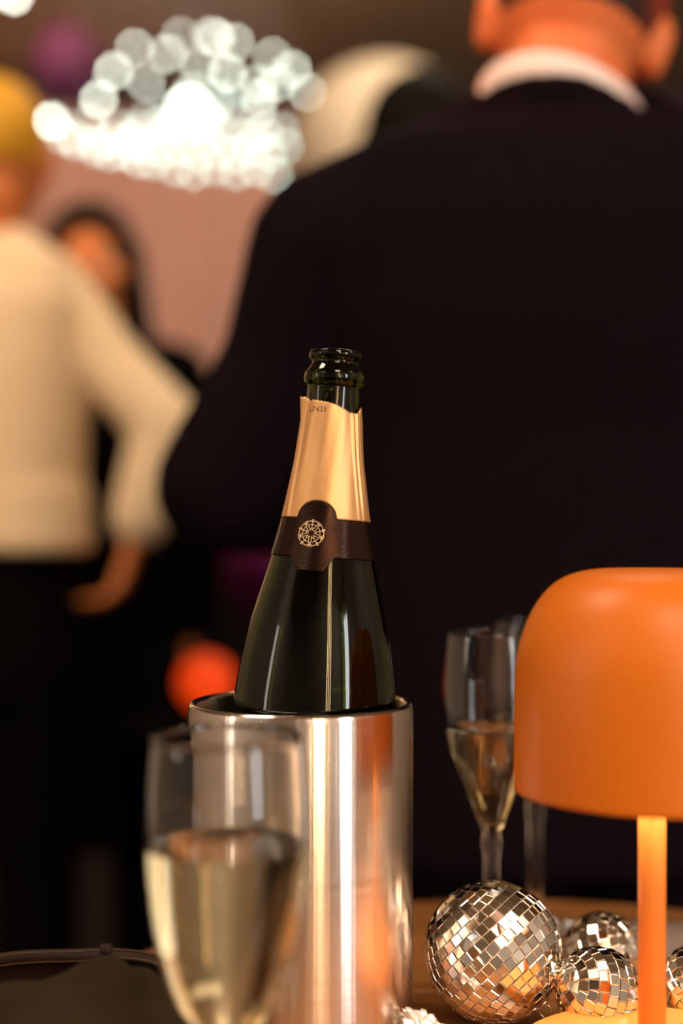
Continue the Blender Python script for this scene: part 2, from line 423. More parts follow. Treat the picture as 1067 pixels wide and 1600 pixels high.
# smooth the body of the profile
def b_rs(s):
    px = s/MPX
    if px < 70: return b_r(s)
    return sum(b_r(s+k*4*MPX)*w_ for k, w_ in ((-3, .1), (-2, .15), (-1, .15), (0, .2), (1, .15), (2, .15), (3, .1)))
for s in sorted(fine, reverse=True):
    if s < BL-.015: prof.append((b_rs(s), BL-s))
prof += [(.0112, BL), (.0100, BL-.001), (.0092, BL-.004), (.0092, BL-.030)]
for s in [.035, .05, .06, .07, .08, .09, .1, .11, .12, .13, .14, .15, .16, .18, .2, .25, BL-.03, BL-.012]:
    prof.append((max(.0092, b_rs(s)-.0035-.0015*min(1, s/.1) if s > .03 else .0092), BL-s))
prof += [(.037, .008), (.030, .012), (.014, .026), (0, .030)]
body = lathe('glass_body', prof, M['bottle_glass'], bt, n=160)
# wine left in the bottle
wp = [(0, .0305), (.0142, .0266), (.0302, .0126)]
for s in (BL-.0125, BL-.03, .25, .215): wp.append((b_rs(s)-.0049, BL-s))
wp.append((0, BL-.215))
lathe('remaining_wine', wp, new_mat('dark_wine', (.6, .45, .15), 0, trans=1, ior=1.33), bt, n=96)

def theta_x(px, cxp, rp): return math.asin(max(-1, min(1, (px-cxp)/rp)))
def bpos(th, s, off=0):
    r = b_rs(s)+off; return Vector((r*math.sin(th), -r*math.cos(th), BL-s))
def sheet(name, top, bot, off, m, rad=None, nt=360, ns=60, th0=-math.pi, th1=math.pi, thick=.00022):
    """foil wrapped round the bottle between two edges given as functions of the angle"""
    vs, fs = [], []
    def ring(o2):
        for j in range(ns+1):
            for i in range(nt):
                th = th0+(th1-th0)*i/nt
                a, b = top(th), bot(th); s = a+(b-a)*j/ns
                vs.append(bpos(th, s, off+o2+(rad(th, s) if rad else 0)))
    ring(0); ring(-thick); N = nt*(ns+1)
    for j in range(ns):
        for i in range(nt):
            k = (i+1) % nt
            fs.append((j*nt+i, j*nt+k, (j+1)*nt+k, (j+1)*nt+i))
            fs.append((N+j*nt+i, N+(j+1)*nt+i, N+(j+1)*nt+k, N+j*nt+k))
    for i in range(nt):
        k = (i+1) % nt
        fs.append((i, N+i, N+k, k)); q = ns*nt
        fs.append((q+i, q+k, N+q+k, N+q+i))
    return mesh_obj(name, vs, fs, m, bt)
TOP = [(-180, 84), (-100, 80), (-75, 77), (-62, 78), (-52, 84), (-45, 82), (-30, 83.5), (-10, 85.5), (5, 88), (15, 91), (25, 94.5), (35, 98.5), (45, 99.5), (52, 98.5), (58, 94), (68, 89), (80, 91), (110, 86), (180, 84)]
def f_top(th):
    d = math.degrees(th); return (interp(TOP, d)+.7*math.sin(d*.9)+.5*math.sin(d*2.3+1))*MPX
J, HM = 266, 325         # joint of gold and dark foil, lower hem
AC, AW = -12, 27
def arch(th, h):
    d = math.degrees(th)-AC
    return h*math.sqrt(max(0, 1-(d/AW)**2)) if abs(d) < AW else 0
def f_joint(th): return (J-arch(th, 27))*MPX
def f_hem(th):
    d = abs(math.degrees(th)-AC)
    return (HM+22*max(0, min(1, (24-d)/12))*(1 if d < 24 else 0))*MPX
def crease(th, s):
    d = math.degrees(th); k = 0
    px = s/MPX
    for c0, c1, w_, a in ((-66, -58, 3.5, .0011), (-74, -70, 4, .0008), (42, 50, 3.0, .0007), (52, 58, 3.2, .0011), (64, 66, 5, .0006), (120, 124, 5, .0008), (-130, -128, 6, .0008), (175, 176, 5, .001)):
        c = c0+(c1-c0)*(px-85)/180
        k += a*math.exp(-((d-c)/w_)**2)
    fade = max(.12, min(1, (300-px)/70))
    # loose torn flaps stand off the glass near the top
    flap = .0022*math.exp(-((d+74)/9)**2)*max(0, (112-px)/30)+.0016*math.exp(-((d-62)/8)**2)*max(0, (108-px)/20)
    return k*fade+flap+.00012*math.sin(d*.21+px*.03)
sheet('gold_foil', f_top, f_joint, .0009, M['gold_foil'], crease)
sheet('dark_foil_band', f_joint, f_hem, .0007, M['dark_foil'], lambda th, s: crease(th, s)*.9, ns=40)
bt.children[-1]['label'] = 'dark bronze foil band with a rounded crest below the gold foil'
bt.children[-2]['label'] = 'torn matte gold neck foil'

# gold rosette on the dark foil crest: five flower motifs, five trefoils
def strips_on(name, polylines, s0, th0, scale, width, off, m, parent=bt):
    vs, fs = [], []
    rloc = b_rs(s0)
    for pl, closed in polylines:
        n = len(pl); b = len(vs)
        for i in range(n):
            p = Vector((*pl[i], 0))
            a = Vector((*pl[(i-1) % n if closed else max(i-1, 0)], 0)); c = Vector((*pl[(i+1) % n if closed else min(i+1, n-1)], 0))
            t = (c-a); t = t.normalized() if t.length > 1e-9 else Vector((1, 0, 0)); nn = Vector((-t.y, t.x, 0))*width/2/scale
            for q in (p-nn, p+nn):
                th = th0+q.x*scale/rloc; s = s0-q.y*scale
                vs.append(bpos(th, s, off+crease(th, s)*.9))
        for i in range(n if closed else n-1):
            j = (i+1) % n
            fs.append((b+2*i, b+2*i+1, b+2*j+1, b+2*j))
    return mesh_obj(name, vs, fs, m, parent, smooth=False)
def circ(cx, cy, r, n=12, a0=0, a1=360): return [(cx+r*math.cos((a0+(a1-a0)*i/n)*D2R), cy+r*math.sin((a0+(a1-a0)*i/n)*D2R)) for i in range(n+(0 if a1-a0 == 360 else 1))]
pls = []
def rotp(pl, a): c, s_ = math.cos(a), math.sin(a); return [(x*c-y*s_, x*s_+y*c) for x, y in pl]
for k in range(5):
    a = k*72*D2R-2*D2R
    leaf = [(0, .66)]+[(.22*math.sin(t*math.pi)*(1 if t < .6 else 1), .66-.14*math.cos(t*math.pi*1.0)-.06) for t in (.15, .3)]+[(.27, .52), (.17, .40), (.04, .24)]
    pls.append((rotp([(0, .66), (.10, .61), (.2, .62), (.27, .53), (.19, .42), (.05, .20)], a), False))
    pls.append((rotp([(0, .66), (-.10, .61), (-.2, .62), (-.27, .53), (-.19, .42), (-.05, .20)], a), False))
    pls.append((rotp([(.10, .22), (.0, .45), (0, .86)], a), False)); pls.append((rotp([(-.10, .22), (0, .40)], a), False))
    pls.append((rotp(circ(0, .93, .065, 10), a), True))
    pls.append((rotp([(0, .80), (.12, .86), (.24, .88), (.36, .80)], a), False)); pls.append((rotp([(0, .80), (-.12, .86), (-.24, .88), (-.36, .80)], a), False))
    b = a+36*D2R
    for cx_, cy_ in ((-.09, .86), (.09, .86), (0, .70)): pls.append((rotp(circ(cx_, cy_, .075, 10), b), True))
strips_on('gold_rosette', pls, 289.5*MPX, theta_x(489, 508.5, 72), 21.5*MPX, .00030, .00095, M['gold_print'])
# small printed lot code near the torn edge
def code_text(txt, s0, th0, h):
    cu = bpy.data.curves.new('t', 'FONT'); cu.body = txt; cu.size = h; o = bpy.data.objects.new('t', cu); C.objects.link(o)
    dg = bpy.context.evaluated_depsgraph_get(); dg.update(); me = bpy.data.meshes.new_from_object(o.evaluated_get(dg))
    vs = [v.co.copy() for v in me.vertices]; fs = [tuple(p.vertices) for p in me.polygons]
    bpy.data.objects.remove(o); bpy.data.meshes.remove(me)
    rl = b_rs(s0); out = []
    for v in vs:
        th = th0+v.x*.92/rl; s = s0-v.y; out.append(bpos(th, s, .00105+crease(th, s)))
    mesh_obj('lot_code', out, fs, M['grey_print'], bt, smooth=False)
code_text("L7'433", 101*MPX, theta_x(485, 519, 45), .0042)

# ------------------------------------------------------------------ stemmed glasses
def stem_glass(name, loc, label, bowl, stem_r, z_bowl, foot_r, fill, cat, group=None, wine_mat='wine', t=.0011):
    """bowl: (radius, height above bowl bottom) outer profile"""
    root = empty(name, Vector(loc)+Vector((0, 0, .0006)), label, cat, group)
    out = [(0, .0), (foot_r-.001, 0), (foot_r, .0008), (foot_r-.001, .0018), (foot_r*.55, .0035), (stem_r*2.2, .0065), (stem_r*1.15, .014), (stem_r, .024), (stem_r, z_bowl-.016), (stem_r*1.25, z_bowl-.007)]
    bo = catmull([(r, z, 0) for r, z in bowl], 5); bo = [(v.x, v.y) for v in bo]
    out += [(r, z_bowl+z) for r, z in bo]
    inner = []
    for r, z in reversed(bo):
        zi = z_bowl+z
        ri = r-t
        if z < .004: continue
        if ri > 0: inner.append((ri, zi if inner else zi-.0002))
    out.append((bo[-1][0]-t*.5, z_bowl+bo[-1][1]+.0004))
    zb = inner[-1][1]-.002
    lathe('glass', out+inner+[(0, zb)], M['glass'], root, n=96)
    lq = [(0, zb-.0003)]
    for r, z in reversed(inner):
        if z < z_bowl+fill-1e-4: lq.append((r+.00025, z))
    rt = interp([(z, r) for r, z in reversed(inner)], z_bowl+fill)
    lq += [(rt+.00025, z_bowl+fill), (rt-.001, z_bowl+fill-.0004), (0, z_bowl+fill-.0005)]
    lathe('sparkling_wine', lq, M[wine_mat], root, n=96)
    return root
fg = P(354, 0, .60)
stem_glass('wine_glass', (fg.x, .60, TAB), 'blurred stemmed glass of sparkling wine in front of the steel cooler', 
           [(.0045, .0), (.012, .004), (.0200, .013), (.0262, .027), (.0306, .045), (.0334, .067), (.0343, .085), (.0338, .105), (.0316, .128)],
           .0045, .058, .033, .082, 'wine glass', t=.0012)
fl_bowl = [(.0056, .0), (.0105, .012), (.0149, .0237), (.0222, .041), (.0280, .063), (.0298, .084), (.0290, .106), (.0272, .122)]
for px, Y, lab, fill in ((768, .87, 'half filled flute glass standing nearest behind the large mirror ball', .064),
                   (836, .965, 'second flute glass partly hidden behind the orange lampshade', .060)):
    stem_glass('flute_glass', (P(px, 0, Y).x, Y, TAB), lab, fl_bowl, .0050, .086, .031, fill, 'flute glass', 'flute glasses behind the mirror balls', t=.0010)

# ------------------------------------------------------------------ mushroom lamp
LX, LY = P(1018.5, 0, .70).x, .70
lm = empty('mushroom_lamp', (LX, LY, TAB), 'orange cordless table lamp with rounded drum shade beside the mirror balls', 'lamp')
zt = CAMZ-(888-HOR)/FPX*.70-TAB; zb = CAMZ-(1230-HOR)/FPX*.70-TAB
q = .70/FPX
sp = [(0, zt), (60*q, zt-.0003), (92*q, zt-2.5*q), (118*q, zt-8*q), (140*q, zt-17*q), (160*q, zt-32*q), (178*q, zt-54*q), (192*q, zt-80*q), (203*q, zt-110*q), (209.5*q, zt-140*q), (212.5*q, zt-175*q), (214*q, zt-230*q), (214*q, zb+.001), (213.4*q, zb)]
sm_ = [(v.x, v.y) for v in catmull([(r, z, 0) for r, z in sp], 4)]
sh = lathe('lamp_shade', sm_+[(212*q, zb), (211.5*q, zb+.001)], M['shade'], lm, n=128)
lathe('shade_lining', [(r-.0018 if r > .003 else 0, z-.0018 if z > zb+.01 else z+.0008) for r, z in sm_], M['shade_in'], lm, n=96)
lathe('light_diffuser', [(0, zb+.030), (.030, zb+.030), (.038, zb+.026), (.038, zb+.022), (.030, zb+.020), (0, zb+.020)], M['led'], lm, n=64)
lathe('stem', [(0, .0150), (.0068, .0150), (.0068, zt-.004), (0, zt-.004)], M['stem'], lm, n=48)
lathe('base', [(0, 0), (.064, 0), (.0665, .0015), (.067, .005), (.067, .0125), (.0660, .0155), (.0635, .0167), (.012, .0167), (.0085, .0170), (0, .0170)], M['stem'], lm, n=128)

# ------------------------------------------------------------------ mirror balls
def tile_mesh(a, t=.0009, bev=.00022):
    vs = [(x*a/2, y*a/2, 0) for x, y in ((-1, -1), (1, -1), (1, 1), (-1, 1))]+[(x*a/2, y*a/2, t-bev) for x, y in ((-1, -1), (1, -1), (1, 1), (-1, 1))] + \
         [(x*(a/2-bev), y*(a/2-bev), t) for x, y in ((-1, -1), (1, -1), (1, 1), (-1, 1))]
    fs = [(3, 2, 1, 0), (8, 9, 10, 11)]
    for i in range(4):
        j = (i+1) % 4; fs += [(i, j, 4+j, 4+i), (4+i, 4+j, 8+j, 8+i)]
    me = bpy.data.meshes.new('mirror_tile'); me.from_pydata(vs, [], fs); me.update(); me.materials.append(M['mirror']); return me
TILE = tile_mesh(.0053)
def mirror_ball(loc, r, axis, label, seed, loop_dir=None, limit=290):
    rnd = random.Random(seed)
    root = empty('mirror_ball', loc, label, 'mirror ball', 'mirror balls beside the orange lamp')
    ax = Quaternion(Vector((0, 0, 1)).rotation_difference(Vector(axis).normalized()))
    lathe('core', [(0 if abs(a) == 90 else (r-.0012)*math.cos(a*D2R), (r-.0012)*math.sin(a*D2R)) for a in range(-90, 91, 9)], M['glue'], root, n=40)
    pitch = .0058; nrow = max(6, round(math.pi*r/pitch)); mats = []
    for j in range(nrow):
        ph = -math.pi/2+(j+.5)*math.pi/nrow
        n = max(3, round(2*math.pi*r*math.cos(ph)/pitch)); off = j*.5*2*math.pi/n
        for i in range(n):
            a = off+2*math.pi*i/n
            d = Vector((math.cos(ph)*math.cos(a), math.cos(ph)*math.sin(a), math.sin(ph)))
            e = Vector((-math.sin(a), math.cos(a), 0)); nn = d.cross(e)
            jit = Vector([rnd.gauss(0, .030) for _ in range(3)])
            d2 = (d+jit).normalized(); e2 = (e-d2*e.dot(d2)).normalized(); n2 = d2.cross(e2)
            d_, e_, n_, pd = ax @ d2, ax @ e2, ax @ n2, ax @ d
            wd = min(1, 2*math.pi*r*math.cos(ph)/n/pitch)
            mt = Matrix((( e_.x, n_.x, d_.x), (e_.y, n_.y, d_.y), (e_.z, n_.z, d_.z))).to_4x4()
            mt = Matrix.Translation(pd*(r-.0011)) @ mt @ Matrix.Diagonal((wd, 1, 1, 1))
            view = (-Vector(loc)+Vector((0, 0, CAMZ))).normalized()
            mats.append((pd.dot(view), mt))
    mats.sort(key=lambda t: -t[0])
    for k, (dv, mt) in enumerate(mats[:limit]):
        o = bpy.data.objects.new('tile', TILE); C.objects.link(o); o.parent = root; o.matrix_local = mt
    if len(mats) > limit:
        vs, fs = [], []
        for dv, mt in mats[limit:]:
            b = len(vs)
            for v in TILE.vertices: vs.append(mt @ v.co)
            for p in TILE.polygons: fs.append(tuple(b+i for i in p.vertices))
        tag(mesh_obj('tiles_of_far_side', vs, fs, M['mirror'], root, smooth=False), kind='stuff')
    ld = Vector(loop_dir).normalized() if loop_dir else ax @ Vector((0, 0, 1))
    sd = ld.cross(Vector((.3, 1, .2))).normalized()
    cen = ld*(r+.0032)
    ring = [cen+ld*math.cos(t)*.0036+sd*math.sin(t)*.0036 for t in [2*math.pi*i/20 for i in range(21)]]
    tube('hanging_loop', ring, .0005, M['chrome'], root, n=8)
    return root
mirror_ball(P(770, 1487, .786), .0383, (.66, -.30, -.69), 'large mirror ball on the wooden table right of the steel cooler', 3)
mirror_ball((P(942, 0, .832).x, .832, TAB+.0238), .0238, (.62, -.52, .50), 'small mirror ball behind another small one, left of the lamp stem', 4, (.3, .9, .3))
mirror_ball((P(934, 0, .768).x, .768, TAB+.0232), .0232, (-.80, -.35, .25), 'small mirror ball in front, touching the large one near the lamp base', 5, (-.4, .8, .3))
mirror_ball((P(1098, 0, .775).x, .775, TAB+.0232), .0232, (.2, -.5, .8), 'small mirror ball cut by the right edge, right of the lamp stem', 6, (.6, .6, .5))

# ------------------------------------------------------------------ grey napkin, crumpled foil
def napkin():
    vs, fs = [], []; nx, ny = 40, 24; x0, x1, y0, y1 = .170, .345, .868, .968
    for s, z in ((0, .0012), (1, .0046)):
        for j in range(ny+1):
            for i in range(nx+1):
                x = x0+(x1-x0)*i/nx; y = y0+(y1-y0)*j/ny
                vs.append((x, y, z+(.0012*noise.noise(Vector((x*30, y*30, 0))) if s else 0)))
    N = (nx+1)*(ny+1)
    for s in (0, 1):
        for j in range(ny):
            for i in range(nx):
                a = s*N+j*(nx+1)+i; f = (a, a+1, a+nx+2, a+nx+1); fs.append(f if s else f[::-1])
    for i in range(nx):
        for j in (0, ny): a = j*(nx+1)+i; fs.append((a, a+1, N+a+1, N+a))
    for j in range(ny):
        for i in (0, nx): a = j*(nx+1)+i; fs.append((a, a+nx+1, N+a+nx+1, N+a))
    o = mesh_obj('napkin', [(x-.26, y-.918, z) for x, y, z in vs], fs, M['napkin']); o.location = (.26, .918, TAB)
    o.location.z = TAB-.0011
    tag(o, 'folded grey cloth napkin on the table behind the lamp', 'napkin')
napkin()
def foil_scrap():
    bm = bmesh.new(); bmesh.ops.create_icosphere(bm, subdivisions=4, radius=1)
    for v in bm.verts:
        p = v.co.copy()
        n1 = noise.noise(p*2.3+Vector((3, 1, 7))); n2 = noise.cell(p*4.2+Vector((9, 2, 1)))-.5; n3 = noise.noise(p*6)
        v.co = p*(1+.55*n1+.07*n3)
        v.co.x *= .0120; v.co.y *= .0085; v.co.z = v.co.z*.0095-(v.co.x)*.5
    mz = min(v.co.z for v in bm.verts)
    for v in bm.verts: v.co.z -= mz
    o = bm_obj('foil_scrap', bm, M['silver_foil']); o.location = (P(664, 0, .733).x, .733, TAB+.0003)
    tag(o, 'crumpled scrap of silver foil at the foot of the steel cooler', 'foil')
    return o
foil_scrap()

# ------------------------------------------------------------------ olive bag with leather strap
def bag():
    bx, by = -.134, .674
    root = empty('cloth_bag', (bx, by, TAB), 'olive cloth bag with a stitched brown leather strap at lower left', 'bag')
    nx, ny = 90, 60; vs, fs = [], []
    def hgt(u, v):
        # u along x (0 left..1 right), v front..back
        x = bx-.075+.150*u
        edge = (1-abs(2*u-1)**3.2)**.6*(1-abs(2*v-1)**2.6)**.55
        crest = interp([(0, .036), (.3, .046), (.55, .0560), (.78, .0575), (.93, .050), (1, .03)], u)
        z = crest*edge
        z += .0035*math.sin((u*1.6+v*1.1)*7+1)*edge
        z += .0022*math.sin((u*2.4-v*3.1)*6)*edge+.002*noise.noise(Vector((u*5, v*4, 0)))*edge
        return max(z*1.12, .0006)
    for s in (0, 1):
        for j in range(ny+1):
            for i in range(nx+1):
                u_, v_ = i/nx, j/ny
                # superellipse footprint
                a, b = 2*u_-1, 2*v_-1
                k = 1/max(1e-6, (abs(a)**4+abs(b)**4)**.25)*max(abs(a), abs(b)) if (a or b) else 1
                vs.append((a*k*.075, b*k*.050, .0002 if s == 0 else hgt(u_, v_)))
    N = (nx+1)*(ny+1)
    for s in (0, 1):
        for j in range(ny):
            for i in range(nx):
                a = s*N+j*(nx+1)+i; f = (a, a+1, a+nx+2, a+nx+1); fs.append(f if s else f[::-1])
    for i in range(nx):
        for j in (0, ny): a = j*(nx+1)+i; fs.append((a, a+1, N+a+1, N+a))
    for j in range(ny):
        for i in (0, nx): a = j*(nx+1)+i; fs.append((a, a+nx+1, N+a+nx+1, N+a))
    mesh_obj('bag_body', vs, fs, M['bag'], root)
    # strap: a band following the crest, turning from face-on to edge-on
    Yb = .705
    pts = [(-25, 1506, .71, 20), (20, 1498, .712, 20), (70, 1495, .714, 19), (120, 1494, .716, 16), (165, 1492, .717, 11), (205, 1493, .716, 8), (240, 1500, .712, 8), (270, 1515, .705, 9), (300, 1542, .695, 9), (322, 1575, .685, 9)]
    path = catmull([tuple(P(a, b, Y+.016)-Vector(root.location)) for a, b, Y, w_ in pts], 6)
    ws = catmull([(w_, 0, 0) for *_, w_ in pts], 6)
    vs, fs, st = [], [], []
    def up_at(i):
        f = i/(len(path)-1)
        tilt = interp([(0, .15), (.3, .25), (.5, .9), (.7, 1.25), (1, 1.2)], f)
        return Vector((0, math.sin(tilt), math.cos(tilt)))
    prm = []
    for i, p in enumerate(path):
        t = (path[min(i+1, len(path)-1)]-path[max(i-1, 0)]).normalized()
        U = up_at(i); U = (U-t*U.dot(t)).normalized(); Nn = t.cross(U); Nn = Nn if Nn.y < 0 else -Nn
        hw = .0034; th = .0009; prm.append((p, t, U, Nn, hw, th))
        for a_, b_ in ((-1, -1), (1, -1), (1.08, 0), (1, 1), (-1, 1), (-1.08, 0)):
            vs.append(p+U*a_*hw+Nn*b_*th*.9)
    for i in range(len(path)-1):
        for k in range(6): fs.append((i*6+k, i*6+(k+1) % 6, (i+1)*6+(k+1) % 6, (i+1)*6+k))
    fs.append((0, 1, 2, 3, 4, 5)); fs.append(tuple((len(path)-1)*6+k for k in range(6)))
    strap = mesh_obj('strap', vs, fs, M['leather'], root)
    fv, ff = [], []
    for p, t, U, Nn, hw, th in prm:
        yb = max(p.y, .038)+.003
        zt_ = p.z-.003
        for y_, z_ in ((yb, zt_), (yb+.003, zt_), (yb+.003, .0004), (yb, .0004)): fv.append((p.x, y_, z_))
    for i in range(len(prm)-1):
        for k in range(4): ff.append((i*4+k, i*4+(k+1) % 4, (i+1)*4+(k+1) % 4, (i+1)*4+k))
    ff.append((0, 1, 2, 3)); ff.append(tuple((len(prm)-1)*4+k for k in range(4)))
    mesh_obj('strap_shade_panel', fv, ff, M['leather'], root, smooth=False)['label'] = 'dark panel added for the shade and bag interior under the strap'  # added dark sheet standing for strap shadow and the bag's inside
    strap['label'] = 'dark brown leather strap with stitched edges'
    vs, fs = [], []
    for i in range(0, len(path)-1):
        p, t, U, Nn, hw, th = prm[i]; p2 = prm[i+1][0]
        for side in (-1, 1):
            for h in (0.05, .55):
                a = p.lerp(p2, h)+U*side*hw*.72+Nn*th*1.0; b = p.lerp(p2, h+.34)+U*side*hw*.72+Nn*th*1.0
                tube_geo(vs, fs, [a, a.lerp(b, .5)+Nn*.00015, b], .00022, 5)
    s2 = mesh_obj('stitching', vs, fs, M['stitch'], root)
    k = P(166, 1484, .736)-Vector(root.location)
    lathe('strap_stud', [(0, 0), (.004, 0), (.0045, .002), (.003, .0045), (0, .0052)], M['leather'], root, n=20, cx=k.x, cy=k.y)
    root.children[-1].location.z = k.z-.002
bag()

# ------------------------------------------------------------------ people
def frame(fwd, up=(0, 0, 1)):
    f = Vector(fwd).normalized(); z = Vector(up).normalized(); f = (f-z*f.dot(z)).normalized(); x = f.cross(z)
    return Matrix((x, f, z)).transposed()          # columns: right, forward, up
def hand(b, wrist, d, palm_n, sgn, k=1.0, curl=.35):
    """palm, four unequal fingers with two bends, thumb leaving the side of the palm"""
    d = Vector(d).normalized(); n = Vector(palm_n); n = (n-d*n.dot(d)).normalized(); s = d.cross(n)*sgn
    w_ = Vector(wrist)
    for o in (-.026, -.009, .009, .026):
        b.cap(w_+s*o*.6*k+d*.012, .014*k, w_+d*.085*k+s*o*k, .011*k, n=8)
    for o, L in ((-.030, .062), (-.010, .078), (.011, .084), (.031, .074)):
        p0 = w_+d*.085*k+s*o*k; a = curl; d1 = (d*math.cos(a)+n*math.sin(a)); p1 = p0+d1*L*.45*k
        d2 = (d*math.cos(a*2.2)+n*math.sin(a*2.2)); p2 = p1+d2*L*.32*k; d3 = (d*math.cos(a*3)+n*math.sin(a*3)); p3 = p2+d3*L*.23*k
        b.chain([(p0, .0095*k), (p1, .0088*k), (p2, .008*k), (p3, .0072*k)])
    t0 = w_+d*.03*k+s*.030*k; t1 = t0+(d*.7+s*.75+n*.3).normalized()*.036*k; t2 = t1+(d*.95+s*.3+n*.35).normalized()*.030*k
    b.chain([(t0, .013*k), (t1, .0105*k), (t2, .009*k)])
def head(b, c, F, k=1.0):
    V = lambda x, y, z: Vector(c)+F @ (Vector((x, y, z))*k)
    b.ell(V(0, -.012, .030), (.076*k, .094*k, .088*k), F)
    b.ell(V(0, .020, -.020), (.062*k, .070*k, .082*k), F)
    b.ell(V(0, .045, -.075), (.040*k, .040*k, .034*k), F)
    b.cap(V(0, .088, .012), .009*k, V(0, .108, -.024), .014*k)          # nose
    b.cap(V(-.014, .094, -.026), .009*k, V(.014, .094, -.026), .009*k)
    b.cap(V(-.034, .080, .022), .011*k, V(.034, .080, .022), .011*k)      # brow
    b.cap(V(-.020, .088, -.052), .008*k, V(.020, .088, -.052), .008*k)    # lips
    b.cap(V(-.016, .086, -.062), .008*k, V(.016, .086, -.062), .008*k)
    for s in (-1, 1):
        b.ell(V(s*.048, .062, -.022), (.022*k, .024*k, .024*k), F)
        b.ell(V(s*.079, -.004, -.002), (.010*k, .019*k, .032*k), F)
        b.ell(V(s*.084, -.012, .008), (.008*k, .015*k, .022*k), F)
    b.bm.verts.ensure_lookup_table()
def face_parts(root, c, F, k=1.0):
    for s in (-1, 1):
        p = Vector(c)+F @ (Vector((s*.031, .071, .004))*k)-Vector(root.location)
        e = lathe('eye', [(0 if abs(a) == 90 else .0125*k*math.cos(a*D2R), .0125*k*math.sin(a*D2R)) for a in range(-90, 91, 18)], M['eye'], root, n=16)
        e.location = p
        q2 = p+F @ Vector((0, .0095, 0))*k
        i = lathe('iris', [(0, -.005*k), (.0045*k, -.003*k), (.0055*k, 0), (.0045*k, .003*k), (0, .005*k)], M['iris'], e, n=12)
        i.location = F @ Vector((0, .0095*k, 0))

